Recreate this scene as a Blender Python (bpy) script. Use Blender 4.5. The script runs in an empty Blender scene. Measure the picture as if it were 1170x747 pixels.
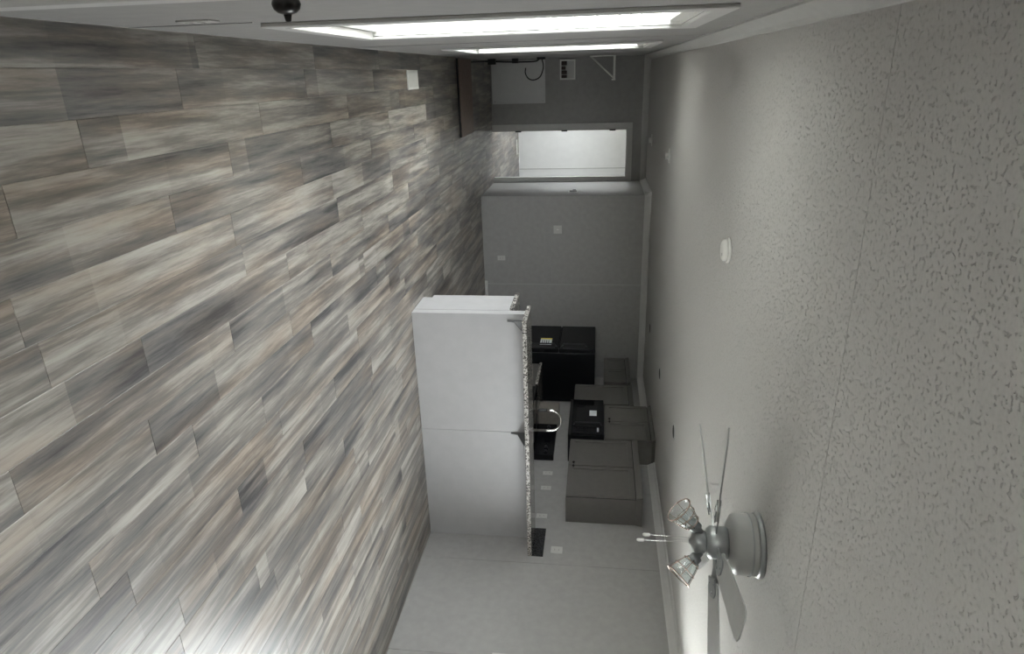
import bpy, bmesh, math, random
from mathutils import Vector, Matrix

random.seed(7)
sc = bpy.context.scene
C = sc.collection
R = math.radians

# ------------------------------------------------------------------ camera
F_PX, PITCH, YAW, ROLL, CAM_H = 753.15, 0.1265, 0.3706, 0.0183, 1.67
fw = Vector((math.sin(YAW)*math.cos(PITCH), math.cos(YAW)*math.cos(PITCH), -math.sin(PITCH)))
rt = Vector((math.cos(YAW), -math.sin(YAW), 0))
up = rt.cross(fw)
rt2 = math.cos(ROLL)*rt + math.sin(ROLL)*up
up2 = -math.sin(ROLL)*rt + math.cos(ROLL)*up
cd = bpy.data.cameras.new('camera')
cam = bpy.data.objects.new('camera', cd)
C.objects.link(cam)
cd.sensor_fit = 'HORIZONTAL'
cd.sensor_width = 36.0
cd.lens = F_PX/1170*36
cd.clip_start = 0.02
# the photograph was taken with the camera turned on its side: image right = up in the room
m = Matrix.Identity(4)
for i in range(3):
    m[i][0] = up2[i]
    m[i][1] = -rt2[i]
    m[i][2] = -fw[i]
m.translation = Vector((0, 0, CAM_H))
cam.matrix_world = m
sc.camera = cam

# ------------------------------------------------------------------ world, exposure
w = bpy.data.worlds.new('overcast_sky')
sc.world = w
w.use_nodes = True
bg = w.node_tree.nodes['Background']
bg.inputs[0].default_value = (0.975, 0.985, 1.0, 1)
bg.inputs[1].default_value = 16.5
sc.view_settings.view_transform = 'Standard'
sc.view_settings.look = 'None'
sc.view_settings.gamma = 1.0
sc.view_settings.use_curve_mapping = False
sc.view_settings.exposure = 1.25
sc.cycles.use_denoising = True
sc.cycles.max_bounces = 10
sc.cycles.diffuse_bounces = 6
sc.cycles.glossy_bounces = 4
sc.cycles.transmission_bounces = 8
sc.cycles.transparent_max_bounces = 12
sc.cycles.sample_clamp_indirect = 6.0
sc.cycles.caustics_reflective = False
sc.cycles.caustics_refractive = False

# room, metres: X right, Y away from the camera, Z up
XL, XR, YF, XK, YK, YP, XP, H = -0.19, 4.45, 10.66, 1.64, 9.37, 5.49, 2.01, 2.40
YB = -2.0
T = 0.12
YN = 14.16        # end of the bright room beyond the door
# openings: (y0, y1, z0, z1)
W1 = (2.50, 3.44, 0.55, 2.04)
W2 = (5.36, 6.42, 0.55, 2.04)
WR = (2.75, 3.95, 0.95, 2.04)
W0 = (-1.75, -0.15, 0.55, 2.04)
WN = (11.7, 12.8, 0.90, 2.04)
ENTRY = (0.60, 1.52, 0.0, 2.05)
DOOR = (0.84, 1.585, 0.0, 2.10)  # x0, x1 in the far wall

def portal(name, loc, direction, sx, sy):
    l = bpy.data.lights.new(name, 'AREA')
    l.shape = 'RECTANGLE'
    l.size, l.size_y = sx, sy
    l.cycles.is_portal = True
    o = bpy.data.objects.new(name, l)
    C.objects.link(o)
    o.location = loc
    o.rotation_euler = Vector(direction).to_track_quat('-Z', 'Y').to_euler()
    return o
def win_portal(name, X, o4, d):
    portal(name, (X, (o4[0]+o4[1])/2, (o4[2]+o4[3])/2), (d, 0, 0), o4[1]-o4[0] + .1, o4[3]-o4[2] + .1)
win_portal('daylight_portal', XL-T-.01, W1, 1)
win_portal('daylight_portal', XL-T-.01, W2, 1)
win_portal('daylight_portal', XL-T-.01, W0, 1)
win_portal('daylight_portal', XR+T+.01, WR, -1)
win_portal('daylight_portal', XL-T-.01, WN, 1)

# ------------------------------------------------------------------ materials
def new_mat(name):
    mt = bpy.data.materials.new(name)
    mt.use_nodes = True
    nt = mt.node_tree
    return mt, nt, nt.nodes['Principled BSDF']
def N(nt, t, **kw):
    n = nt.nodes.new(t)
    for k, v in kw.items():
        if hasattr(n, k): setattr(n, k, v)
        else: n.inputs[k].default_value = v
    return n
def ramp(nt, stops, interp='LINEAR'):
    r = nt.nodes.new('ShaderNodeValToRGB')
    r.color_ramp.interpolation = interp
    e = r.color_ramp.elements
    while len(e) < len(stops): e.new(0.5)
    for q, (p, c) in zip(e, stops):
        q.position = p
        q.color = (c[0], c[1], c[2], 1) if len(c) == 3 else c
    return r
def mat(name, col, rough=0.5, metal=0.0, var=0.06, scale=30.0, bump=0.0, bscale=None, spec=0.5, stretch=None):
    mt, nt, b = new_mat(name)
    L = nt.links
    tc = N(nt, 'ShaderNodeTexCoord')
    mp = N(nt, 'ShaderNodeMapping')
    if stretch: mp.inputs['Scale'].default_value = stretch
    geo = N(nt, 'ShaderNodeNewGeometry')
    L.new(geo.outputs['Position'], mp.inputs['Vector'])
    no = N(nt, 'ShaderNodeTexNoise')
    no.inputs['Scale'].default_value = scale
    no.inputs['Detail'].default_value = 3
    L.new(mp.outputs[0], no.inputs['Vector'])
    lo = tuple(max(0, c*(1-var)) for c in col)
    hi = tuple(min(1, c*(1+var)) for c in col)
    r = ramp(nt, [(0.3, lo), (0.7, hi)])
    L.new(no.outputs[0], r.inputs[0])
    L.new(r.outputs[0], b.inputs['Base Color'])
    b.inputs['Roughness'].default_value = rough
    b.inputs['Metallic'].default_value = metal
    b.inputs['Specular IOR Level'].default_value = spec
    if bump:
        n2 = N(nt, 'ShaderNodeTexNoise')
        n2.inputs['Scale'].default_value = bscale or scale
        n2.inputs['Detail'].default_value = 2
        L.new(mp.outputs[0], n2.inputs['Vector'])
        bp = N(nt, 'ShaderNodeBump')
        bp.inputs['Strength'].default_value = bump
        bp.inputs['Distance'].default_value = 0.002
        L.new(n2.outputs[0], bp.inputs['Height'])
        L.new(bp.outputs[0], b.inputs['Normal'])
    return mt

M = {}
M['wall'] = mat('grey_vinyl_wall', (0.312, 0.305, 0.295), 0.55, var=0.05, scale=14, bump=0.25, bscale=260)
M['seam'] = mat('grey_seam_strip', (0.36, 0.352, 0.34), 0.5, var=0.04)
M['wall_white'] = mat('white_wall_paint', (0.80, 0.80, 0.79), 0.6, var=0.02, scale=8)
M['panel'] = mat('pale_vinyl_panel', (0.385, 0.381, 0.380), 0.45, var=0.03, scale=9, bump=0.15, bscale=260)
M['access'] = mat('pale_grey_panel', (0.62, 0.62, 0.62), 0.5, var=0.03, scale=9)
M['trim'] = mat('white_trim', (0.53, 0.525, 0.51), 0.45, var=0.03, scale=12)
M['plastic'] = mat('white_plastic', (0.78, 0.78, 0.75), 0.35, var=0.02, scale=40)
M['plate'] = mat('off_white_plate', (0.50, 0.495, 0.475), 0.4, var=0.02, scale=40)
M['slat'] = mat('white_blind_slat', (0.82, 0.81, 0.78), 0.45, var=0.02, scale=20)
M['cab'] = mat('taupe_cabinet_paint', (0.128, 0.121, 0.112), 0.45, var=0.05, scale=18)
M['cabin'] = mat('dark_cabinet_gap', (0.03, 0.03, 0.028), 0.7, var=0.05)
M['black'] = mat('gloss_black_appliance', (0.005, 0.0055, 0.007), 0.15, var=0.2, scale=6, spec=0.3)
M['blackside'] = mat('black_textured_side', (0.005, 0.0055, 0.0065), 0.4, var=0.1, scale=90, bump=0.2, bscale=400, spec=0.15)
M['blackglass'] = mat('black_glass', (0.004, 0.004, 0.005), 0.06, var=0.1)
M['rubber'] = mat('black_rubber', (0.012, 0.012, 0.012), 0.5, var=0.1)
M['bronze'] = mat('dark_bronze_metal', (0.018, 0.016, 0.015), 0.3, metal=0.4, var=0.1)
M['chrome'] = mat('brushed_nickel', (0.78, 0.77, 0.74), 0.22, metal=1.0, var=0.03, scale=60)
M['steel'] = mat('grey_steel', (0.35, 0.35, 0.34), 0.4, metal=0.7, var=0.06, scale=50)
M['corbel'] = mat('dark_grey_bracket', (0.10, 0.10, 0.10), 0.5, var=0.05)
M['fan'] = mat('pale_grey_fan_finish', (0.43, 0.435, 0.425), 0.4, var=0.03, scale=20)
M['fandark'] = mat('grey_fan_metal', (0.34, 0.355, 0.355), 0.35, metal=0.5, var=0.05, scale=30)
M['copper'] = mat('rose_brass_wire', (0.55, 0.42, 0.36), 0.25, metal=0.9, var=0.08)
M['board'] = mat('dark_brown_board', (0.20, 0.14, 0.11), 0.5, var=0.35, scale=8, stretch=(2, 14, 4))
M['box'] = mat('taupe_carton', (0.22, 0.20, 0.175), 0.8, var=0.08, scale=20)
M['yellow'] = mat('yellow_paper', (0.75, 0.58, 0.08), 0.6, var=0.04)
M['paper'] = mat('white_paper', (0.80, 0.82, 0.85), 0.6, var=0.02)
M['ink'] = mat('black_ink', (0.02, 0.02, 0.025), 0.6, var=0.02)
M['brown'] = mat('dark_brown_socket', (0.045, 0.03, 0.024), 0.6, var=0.2)
M['ground'] = mat('pale_gravel_ground', (0.55, 0.54, 0.51), 0.9, var=0.3, scale=3)
M['handle'] = mat('black_handle', (0.01, 0.01, 0.012), 0.3, var=0.1)

def glass_mat():
    mt, nt, b = new_mat('clear_glass')
    L = nt.links
    tr = N(nt, 'ShaderNodeBsdfTransparent')
    tr.inputs[0].default_value = (0.95, 0.97, 0.97, 1)
    gl = N(nt, 'ShaderNodeBsdfGlossy')
    gl.inputs['Roughness'].default_value = 0.03
    no = N(nt, 'ShaderNodeTexNoise')
    no.inputs['Scale'].default_value = 4
    mr = N(nt, 'ShaderNodeMapRange')
    mr.inputs['To Min'].default_value = 0.07
    mr.inputs['To Max'].default_value = 0.10
    L.new(no.outputs[0], mr.inputs[0])
    mx = N(nt, 'ShaderNodeMixShader')
    L.new(mr.outputs[0], mx.inputs[0])
    L.new(tr.outputs[0], mx.inputs[1])
    L.new(gl.outputs[0], mx.inputs[2])
    L.new(mx.outputs[0], nt.nodes['Material Output'].inputs[0])
    return mt
M['glass'] = glass_mat()

def granite_mat(name, dark, mid, light, scale=95):
    mt, nt, b = new_mat(name)
    L = nt.links
    geo = N(nt, 'ShaderNodeNewGeometry')
    v = N(nt, 'ShaderNodeTexVoronoi')
    v.inputs['Scale'].default_value = scale
    L.new(geo.outputs['Position'], v.inputs['Vector'])
    no = N(nt, 'ShaderNodeTexNoise')
    no.inputs['Scale'].default_value = scale*0.6
    no.inputs['Detail'].default_value = 4
    L.new(geo.outputs['Position'], no.inputs['Vector'])
    sep = N(nt, 'ShaderNodeSeparateColor')
    L.new(v.outputs['Color'], sep.inputs[0])
    ad = N(nt, 'ShaderNodeMath', operation='ADD')
    L.new(sep.outputs[0], ad.inputs[0])
    L.new(no.outputs[0], ad.inputs[1])
    r = ramp(nt, [(0.42, dark), (0.55, mid), (0.72, light), (0.95, mid)])
    ml = N(nt, 'ShaderNodeMath', operation='MULTIPLY')
    ml.inputs[1].default_value = 0.62
    L.new(ad.outputs[0], ml.inputs[0])
    L.new(ml.outputs[0], r.inputs[0])
    L.new(r.outputs[0], b.inputs['Base Color'])
    b.inputs['Roughness'].default_value = 0.14
    return mt
M['granite'] = granite_mat('speckled_granite', (0.05, 0.045, 0.042), (0.21, 0.195, 0.18), (0.48, 0.46, 0.43), 90)
M['granite_dark'] = granite_mat('dark_granite', (0.010, 0.010, 0.011), (0.022, 0.022, 0.024), (0.06, 0.06, 0.06), 90)

def plank_mat():
    mt, nt, b = new_mat('distressed_grey_plank')
    L = nt.links
    tc = N(nt, 'ShaderNodeTexCoord')
    oi = N(nt, 'ShaderNodeObjectInfo')
    rnd = N(nt, 'ShaderNodeMath', operation='MULTIPLY')
    rnd.inputs[1].default_value = 173.0
    L.new(oi.outputs['Random'], rnd.inputs[0])
    cmb = N(nt, 'ShaderNodeCombineXYZ')
    L.new(rnd.outputs[0], cmb.inputs[0])
    L.new(rnd.outputs[0], cmb.inputs[1])
    L.new(rnd.outputs[0], cmb.inputs[2])
    ad = N(nt, 'ShaderNodeVectorMath', operation='ADD')
    L.new(tc.outputs['Object'], ad.inputs[0])
    L.new(cmb.outputs[0], ad.inputs[1])
    def streak(sx, sy, detail, rough=0.6, dist=0.0):
        mp = N(nt, 'ShaderNodeMapping')
        mp.inputs['Scale'].default_value = (sx, sy, 1)
        L.new(ad.outputs[0], mp.inputs['Vector'])
        n = N(nt, 'ShaderNodeTexNoise')
        n.inputs['Scale'].default_value = 1
        n.inputs['Detail'].default_value = detail
        n.inputs['Roughness'].default_value = rough
        n.inputs['Distortion'].default_value = dist
        L.new(mp.outputs[0], n.inputs['Vector'])
        return n.outputs[0]
    broad = streak(17, 1.15, 6, 0.62, 0.08)
    fine = streak(120, 7.0, 5, 0.7)
    tone = streak(5, 0.9, 2)
    # printed boards inside a plank: sudden changes of tone
    mp = N(nt, 'ShaderNodeMapping')
    mp.inputs['Scale'].default_value = (1, 1.35, 1)
    L.new(ad.outputs[0], mp.inputs['Vector'])
    sx = N(nt, 'ShaderNodeSeparateXYZ')
    L.new(mp.outputs[0], sx.inputs[0])
    fl = N(nt, 'ShaderNodeMath', operation='FLOOR')
    L.new(sx.outputs[1], fl.inputs[0])
    wn = N(nt, 'ShaderNodeTexWhiteNoise', noise_dimensions='1D')
    L.new(fl.outputs[0], wn.inputs['W'])
    def madd(a, k, c):
        n = N(nt, 'ShaderNodeMath', operation='MULTIPLY_ADD')
        L.new(a, n.inputs[0])
        n.inputs[1].default_value = k
        if hasattr(c, 'links'): L.new(c, n.inputs[2])
        else: n.inputs[2].default_value = c
        return n.outputs[0]
    v = madd(broad, 1.70, 0.55 - 0.5*(1.70+0.75+0.24+0.60))
    v = madd(tone, 0.75, v)
    v = madd(wn.outputs['Value'], 0.24, v)
    v = madd(fine, 0.60, v)
    r = ramp(nt, [(0.16, (0.058, 0.057, 0.058)), (0.36, (0.128, 0.122, 0.118)), (0.54, (0.188, 0.173, 0.156)),
                  (0.72, (0.300, 0.278, 0.250)), (0.90, (0.385, 0.362, 0.33))])
    L.new(v, r.inputs[0])
    # warm brown stains on some boards
    brn = streak(7, 1.1, 3, 0.5)
    br = ramp(nt, [(0.46, (0, 0, 0)), (0.62, (1, 1, 1))])
    L.new(brn, br.inputs[0])
    mx = N(nt, 'ShaderNodeMix', data_type='RGBA', blend_type='MULTIPLY')
    mm = N(nt, 'ShaderNodeMath', operation='MULTIPLY')
    mm.inputs[1].default_value = 0.55
    L.new(br.outputs[0], mm.inputs[0])
    L.new(mm.outputs[0], mx.inputs[0])
    L.new(r.outputs[0], mx.inputs[6])
    mx.inputs[7].default_value = (0.84, 0.69, 0.57, 1)
    L.new(mx.outputs[2], b.inputs['Base Color'])
    rr = N(nt, 'ShaderNodeMapRange')
    rr.inputs['To Min'].default_value = 0.30
    rr.inputs['To Max'].default_value = 0.46
    L.new(fine, rr.inputs[0])
    L.new(rr.outputs[0], b.inputs['Roughness'])
    bp = N(nt, 'ShaderNodeBump')
    bp.inputs['Strength'].default_value = 0.12
    bp.inputs['Distance'].default_value = 0.001
    L.new(fine, bp.inputs['Height'])
    L.new(bp.outputs[0], b.inputs['Normal'])
    return mt
M['plank'] = plank_mat()

def ceiling_mat():
    mt, nt, b = new_mat('knockdown_ceiling')
    L = nt.links
    geo = N(nt, 'ShaderNodeNewGeometry')
    n1 = N(nt, 'ShaderNodeTexNoise')
    n1.inputs['Scale'].default_value = 92
    n1.inputs['Detail'].default_value = 2.5
    n1.inputs['Distortion'].default_value = 0.25
    L.new(geo.outputs['Position'], n1.inputs['Vector'])
    r = ramp(nt, [(0.315, (0, 0, 0)), (0.39, (1, 1, 1))])
    L.new(n1.outputs[0], r.inputs[0])
    bp = N(nt, 'ShaderNodeBump')
    bp.inputs['Strength'].default_value = 1.0
    bp.inputs['Distance'].default_value = 0.0045
    L.new(r.outputs[0], bp.inputs['Height'])
    L.new(bp.outputs[0], b.inputs['Normal'])
    c = ramp(nt, [(0.2, (0.515, 0.506, 0.492)), (0.6, (0.590, 0.580, 0.564))])
    L.new(n1.outputs[0], c.inputs[0])
    L.new(c.outputs[0], b.inputs['Base Color'])
    b.inputs['Roughness'].default_value = 0.85
    b.inputs['Specular IOR Level'].default_value = 0.2
    return mt
M['ceiling'] = ceiling_mat()

# ------------------------------------------------------------------ mesh helpers
def box(bm, x0, x1, y0, y1, z0, z1):
    vs = [bm.verts.new((x, y, z)) for x in (x0, x1) for y in (y0, y1) for z in (z0, z1)]
    for f in ((0,1,3,2), (4,6,7,5), (0,4,5,1), (2,3,7,6), (0,2,6,4), (1,5,7,3)):
        bm.faces.new([vs[i] for i in f])
    return bm
def B(*args):
    bm = bmesh.new()
    for a in ([args] if not isinstance(args[0], (tuple, list)) else args):
        box(bm, *a)
    return bm
def frame_axes(d):
    d = Vector(d).normalized()
    a = Vector((0, 0, 1)) if abs(d.z) < 0.95 else Vector((1, 0, 0))
    u = d.cross(a).normalized()
    return u, d.cross(u).normalized(), d
def lathe(bm, base, axis, prof, seg=24, caps=True):
    """prof: list of (distance along axis, radius)"""
    u, v, d = frame_axes(axis)
    base = Vector(base)
    rings = []
    for t, r in prof:
        rings.append([bm.verts.new(base + d*t + (u*math.cos(2*math.pi*k/seg) + v*math.sin(2*math.pi*k/seg))*max(r, 1e-4)) for k in range(seg)])
    for a, b_ in zip(rings, rings[1:]):
        for k in range(seg):
            f = bm.faces.new((a[k], a[(k+1) % seg], b_[(k+1) % seg], b_[k]))
            f.smooth = True
    if caps:
        bm.faces.new(rings[0][::-1])
        bm.faces.new(rings[-1])
    return bm
def tube(bm, pts, r, seg=8):
    pts = [Vector(p) for p in pts]
    rings = []
    prev = None
    for i, p in enumerate(pts):
        d = (pts[min(i+1, len(pts)-1)] - pts[max(i-1, 0)]).normalized()
        if prev is None:
            u, v, _ = frame_axes(d)
        else:
            u = (prev - d*prev.dot(d)).normalized()
            v = d.cross(u)
        prev = u
        rings.append([bm.verts.new(p + (u*math.cos(2*math.pi*k/seg) + v*math.sin(2*math.pi*k/seg))*r) for k in range(seg)])
    for a, b_ in zip(rings, rings[1:]):
        for k in range(seg):
            f = bm.faces.new((a[k], a[(k+1) % seg], b_[(k+1) % seg], b_[k]))
            f.smooth = True
    bm.faces.new(rings[0][::-1])
    bm.faces.new(rings[-1])
    return bm
def prism(bm, poly, ext):
    """poly: list of 3D points of one face; ext: extrusion vector"""
    ext = Vector(ext)
    a = [bm.verts.new(p) for p in poly]
    b_ = [bm.verts.new(Vector(p)+ext) for p in poly]
    n = len(a)
    bm.faces.new(a[::-1])
    bm.faces.new(b_)
    for k in range(n):
        bm.faces.new((a[k], a[(k+1) % n], b_[(k+1) % n], b_[k]))
    return bm
def wloc(o):
    v = Vector((0, 0, 0))
    while o is not None:
        v += o.location
        o = o.parent
    return v
def obj(name, bm, m_, parent=None, bevel=0.0, label=None):
    bmesh.ops.recalc_face_normals(bm, faces=bm.faces)
    if bevel:
        bmesh.ops.bevel(bm, geom=[e for e in bm.edges], offset=bevel, segments=1, affect='EDGES', profile=0.5)
    co = [v.co for v in bm.verts]
    c = Vector([(min(q[i] for q in co)+max(q[i] for q in co))/2 for i in range(3)])
    for v in bm.verts: v.co -= c
    me = bpy.data.meshes.new(name)
    bm.to_mesh(me)
    bm.free()
    me.materials.append(M[m_] if isinstance(m_, str) else m_)
    o = bpy.data.objects.new(name, me)
    C.objects.link(o)
    o.location = c - (wloc(parent) if parent else Vector())
    o.parent = parent
    if label: o['label'] = label
    return o
def thing(name, label, cat, loc, group=None):
    o = bpy.data.objects.new(name, None)
    o.empty_display_size = 0.1
    C.objects.link(o)
    o.location = loc
    tag(o, label, cat, group)
    return o
def tag(o, label, cat, group=None):
    o['label'] = label
    o['category'] = cat
    if group: o['group'] = group
    return o
def struct(name, bm, m_, label, cat, bevel=0.0):
    o = obj(name, bm, m_, None, bevel)
    o['kind'] = 'structure'
    return tag(o, label, cat)
def struct_root(name, label, cat, loc):
    o = thing(name, label, cat, loc)
    o['kind'] = 'structure'
    return o
def cells(lo, hi, cuts):
    s = sorted({lo, hi, *[c for c in cuts if lo < c < hi]})
    return list(zip(s, s[1:]))
def wall_bm(axis, a0, a1, lo, hi, z0, z1, openings):
    """slab between a0..a1 on axis, running lo..hi, with openings (lo, hi, z0, z1) left free"""
    bm = bmesh.new()
    for (p, q) in cells(lo, hi, [v for o in openings for v in o[:2]]):
        for (r, s) in cells(z0, z1, [v for o in openings for v in o[2:]]):
            mp, mz = (p+q)/2, (r+s)/2
            if any(o[0] < mp < o[1] and o[2] < mz < o[3] for o in openings): continue
            if axis == 'x': box(bm, a0, a1, p, q, r, s)
            else: box(bm, p, q, a0, a1, r, s)
    return bm

# ------------------------------------------------------------------ the setting
struct('ground_outside', B(-40, 40, -40, 40, -1.0, -0.8), 'ground', 'pale gravel ground outside the windows', 'ground')
floor = struct('floor', B(XL-T, XR+T, YB-T, YN+T, -0.10, -0.006), 'plank', 'distressed grey and beige wood plank floor', 'floor')

# planks, 154 mm by 914 mm, running away from the camera
PW, PL = 0.1545, 1.219
full = None
rows = []
x = -0.055 - PW
while x < XR:
    rows.append(x)
    x += PW
def plank_bm(x0, x1, y0, y1):
    bm = bmesh.new()
    g = 0.0005
    c = 0.0012
    a = [(x0+g, y0+g), (x1-g, y0+g), (x1-g, y1-g), (x0+g, y1-g)]
    t = [(x0+g+c, y0+g+c), (x1-g-c, y0+g+c), (x1-g-c, y1-g-c), (x0+g+c, y1-g-c)]
    v0 = [bm.verts.new((p[0], p[1], -0.006)) for p in a]
    v1 = [bm.verts.new((p[0], p[1], -0.001)) for p in a]
    v2 = [bm.verts.new((p[0], p[1], 0.0)) for p in t]
    bm.faces.new(v2)
    for lo, hi in ((v0, v1), (v1, v2)):
        for k in range(4):
            bm.faces.new((lo[k], lo[(k+1) % 4], hi[(k+1) % 4], hi[k]))
    return bm
starts = [0.33, 0.59, 0.92, 0.12, 0.70, 0.40, 0.18, 0.84, 0.55, 0.02, 0.66, 0.30]
far_planks = bmesh.new()
for i, x0 in enumerate(rows):
    x1 = min(x0+PW, XR)
    xa = max(x0, XL)
    y = 0.75 - starts[i % 12]*PL + 0.15*math.sin(i*1.7)
    yend = YP if x0 > XP - 0.05 else (YK if x0 > XK-0.02 else YN)
    while y < yend:
        y0, y1 = y, min(y+PL, yend)
        y += PL
        if y1 < 0.6 or y1-y0 < 0.03: continue
        if y0 > YF - 0.2 and x0 < 0.6: continue                     # behind the far wall
        if xa == x0 and x1-x0 > PW-1e-6 and abs(y1-y0-PL) < 1e-6:
            if full is None:
                full = obj('plank', plank_bm(x0, x1, y0, y1), 'plank', floor)
            else:
                c = full.copy()
                C.objects.link(c)
                c.parent = floor
                c.location = Vector(((x0+x1)/2, (y0+y1)/2, -0.003)) - floor.location
        else:
            obj('plank', plank_bm(xa, x1, y0, y1), 'plank', floor)

ceil = struct('ceiling', B(XL-T, XR+T, YB-T, YN+T, H, H+0.12), 'ceiling', 'textured off-white ceiling with a rough knockdown finish', 'ceiling')
# thin seams between the ceiling boards
for y in (1.90,):
    obj('seam_strip', B(XL, XR, y-0.0015, y+0.0015, H-0.001, H+0.001), 'ceiling', ceil)

wl = struct('wall_left', wall_bm('x', XL-T, XL, YB-T, YF+0.02, 0, H, [W0, W1, W2, ENTRY]), 'wall', 'grey vinyl wall on the left with two bright windows', 'wall')
for y in (2.385, 4.60, 7.0, 8.2):
    obj('seam_strip', B(XL-0.001, XL+0.0025, y-0.004, y+0.004, 0, H-0.05 if y != 2.385 else 0.47), 'steel', wl)
wr = struct('wall_right', wall_bm('x', XR, XR+T, YB-T, YN+T, 0, H, [WR]), 'wall', 'grey vinyl wall on the right behind kitchen cabinets', 'wall')
# vinyl wall boards on the right wall
for a, b_ in cells(3.99, YK, (5.12, 6.34, 7.56, 8.78)):
    obj('wall_panel', B(XR-0.006, XR+0.001, a+0.0012, b_-0.0012, 0, H), 'wall', wr, 0.001)
wf = struct('wall_far', wall_bm('y', YF, YF+0.10, XL-T, XR, 0, H, [DOOR]), 'wall', 'dim grey wall at the far end around the bright doorway', 'wall')
wk = struct('wall_kitchen', B(XK, XR, YK, YK+0.10, 0, H), 'wall', 'grey vinyl wall at the back of the kitchen', 'wall')
for a, b_ in cells(XK, XR, (2.945, 4.165)):
    obj('wall_panel', B(a + (0.0012 if a > XK else 0), b_-0.0012, YK-0.006, YK+0.001, 0, H), 'wall', wk, 0.001)
obj('corner_strip', B(XK-0.006, XK+0.05, YK-0.010, YK-0.005, 0, H-0.08), 'wall', wk, 0.002)
obj('seam_strip', B(2.935, 2.955, YK-0.010, YK-0.005, 0, H-0.08), 'seam', wk, 0.002)
struct('wall_hall', B(XK, XK+0.10, YK+0.10, YF, 0, H), 'wall', 'short grey side wall beside the doorway', 'wall')
struct('wall_rear', wall_bm('y', YB-T, YB, XL, XR, 0, H, []), 'wall', 'grey wall behind the viewer', 'wall')
struct('wall_next_room_left', wall_bm('x', XL-T, XL, YF+0.10, YN, 0, H, [WN]), 'wall_white', 'white side wall of the room beyond the doorway', 'wall')
wn = struct('wall_next_room_far', B(XL-T, XR, YN, YN+T, 0, H), 'wall_white', 'bright white wall seen through the doorway', 'wall')
obj('seam_strip', B(1.895, 1.915, YN-0.006, YN+0.001, 0, H), 'trim', wn)

# crown mouldings
def crown(name, p0, p1, inward, label):
    p0, p1, n = Vector(p0), Vector(p1), Vector(inward)
    prof = [(0, -0.088), (0.010, -0.088), (0.014, -0.074), (0.040, -0.026), (0.055, -0.014), (0.058, 0), (0, 0)]
    bm = bmesh.new()
    prism(bm, [p0 + n*a + Vector((0, 0, H+b_)) for a, b_ in prof], p1-p0)
    o = struct(name, bm, 'trim', label, 'trim')
crown('trim_1', (XL, YB, 0), (XL, YF, 0), (1, 0, 0), 'white crown moulding along the top of the left wall')
crown('trim_2', (XL, YF, 0), (XK, YF, 0), (0, -1, 0), 'white crown moulding above the doorway')
crown('trim_3', (XK, YF, 0), (XK, YK-0.055, 0), (-1, 0, 0), 'white crown moulding over the short hall wall')
crown('trim_4', (XK-0.055, YK, 0), (XR, YK, 0), (0, -1, 0), 'white crown moulding on the kitchen back wall')
crown('trim_5', (XR, YB, 0), (XR, 6.935, 0), (-1, 0, 0), 'white crown moulding along the near right wall')
crown('trim_6', (XR, 7.825, 0), (XR, YK, 0), (-1, 0, 0), 'white crown moulding above the far kitchen cabinets')
struct('baseboard_kitchen', B(2.90, 3.55, YK-0.018, YK-0.006, 0, 0.045), 'trim', 'short white baseboard on the kitchen back wall', 'baseboard', 0.002)

# windows
def window(name, axis, wall_in, sgn, o4, label):
    """sgn: direction into the room along the axis; wall_in: inner face of the wall"""
    a0, a1, z0, z1 = o4
    root = struct_root(name, label, 'window', (wall_in, a0, z0) if axis == 'x' else (a0, wall_in, z0))
    def bb(d0, d1, p, q, r, s):
        lo, hi = sorted((wall_in + sgn*d0, wall_in + sgn*d1))
        return (lo, hi, p, q, r, s) if axis == 'x' else (p, q, lo, hi, r, s)
    cw = 0.075
    # casing round the opening
    obj('casing', B(bb(0, 0.016, a0-cw, a0, z0-cw, z1+cw)), 'trim', root, 0.003)
    obj('casing', B(bb(0, 0.016, a1, a1+cw, z0-cw, z1+cw)), 'trim', root, 0.003)
    obj('casing', B(bb(0, 0.016, a0, a1, z1, z1+cw)), 'trim', root, 0.003)
    obj('sill', B(bb(-0.075, 0.018, a0, a1, z0-0.02, z0+0.004)), 'trim', root, 0.003)
    obj('casing', B(bb(0, 0.016, a0, a1, z0-cw, z0-0.02)), 'trim', root, 0.003)
    # white lining of the reveal
    obj('reveal', B(bb(-0.075, 0, a0, a0+0.006, z0, z1), bb(-0.075, 0, a1-0.006, a1, z0, z1), bb(-0.075, 0, a0, a1, z1-0.006, z1)), 'plastic', root)
    # vinyl frame, meeting rail and two panes
    d0, d1 = -0.115, -0.078
    f = 0.04
    obj('frame', B(bb(d0, d1, a0, a0+f, z0, z1), bb(d0, d1, a1-f, a1, z0, z1), bb(d0, d1, a0+f, a1-f, z0, z0+f), bb(d0, d1, a0+f, a1-f, z1-f, z1)), 'plastic', root)
    zm = (z0+z1)/2
    obj('meeting_rail', B(bb(d0+0.004, d1-0.002, a0+f, a1-f, zm-0.018, zm+0.018)), 'plastic', root, 0.002)
    obj('pane', B(bb(-0.100, -0.096, a0+f, a1-f, z0+f, zm-0.018)), 'glass', root)
    obj('pane', B(bb(-0.100, -0.096, a0+f, a1-f, zm+0.018, z1-f)), 'glass', root)
    return root
window('window_1', 'x', XL, 1, W1, 'near left window, bright behind a white blind')
window('window_2', 'x', XL, 1, W2, 'far left window, thin bright strip behind its blind')
window('window_3', 'x', XR, -1, WR, 'window in the right wall beside the viewer')
window('window_5', 'x', XL, 1, W0, 'left wall window behind the viewer')
window('window_4', 'x', XL, 1, WN, 'window lighting the white room beyond the doorway')

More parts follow.
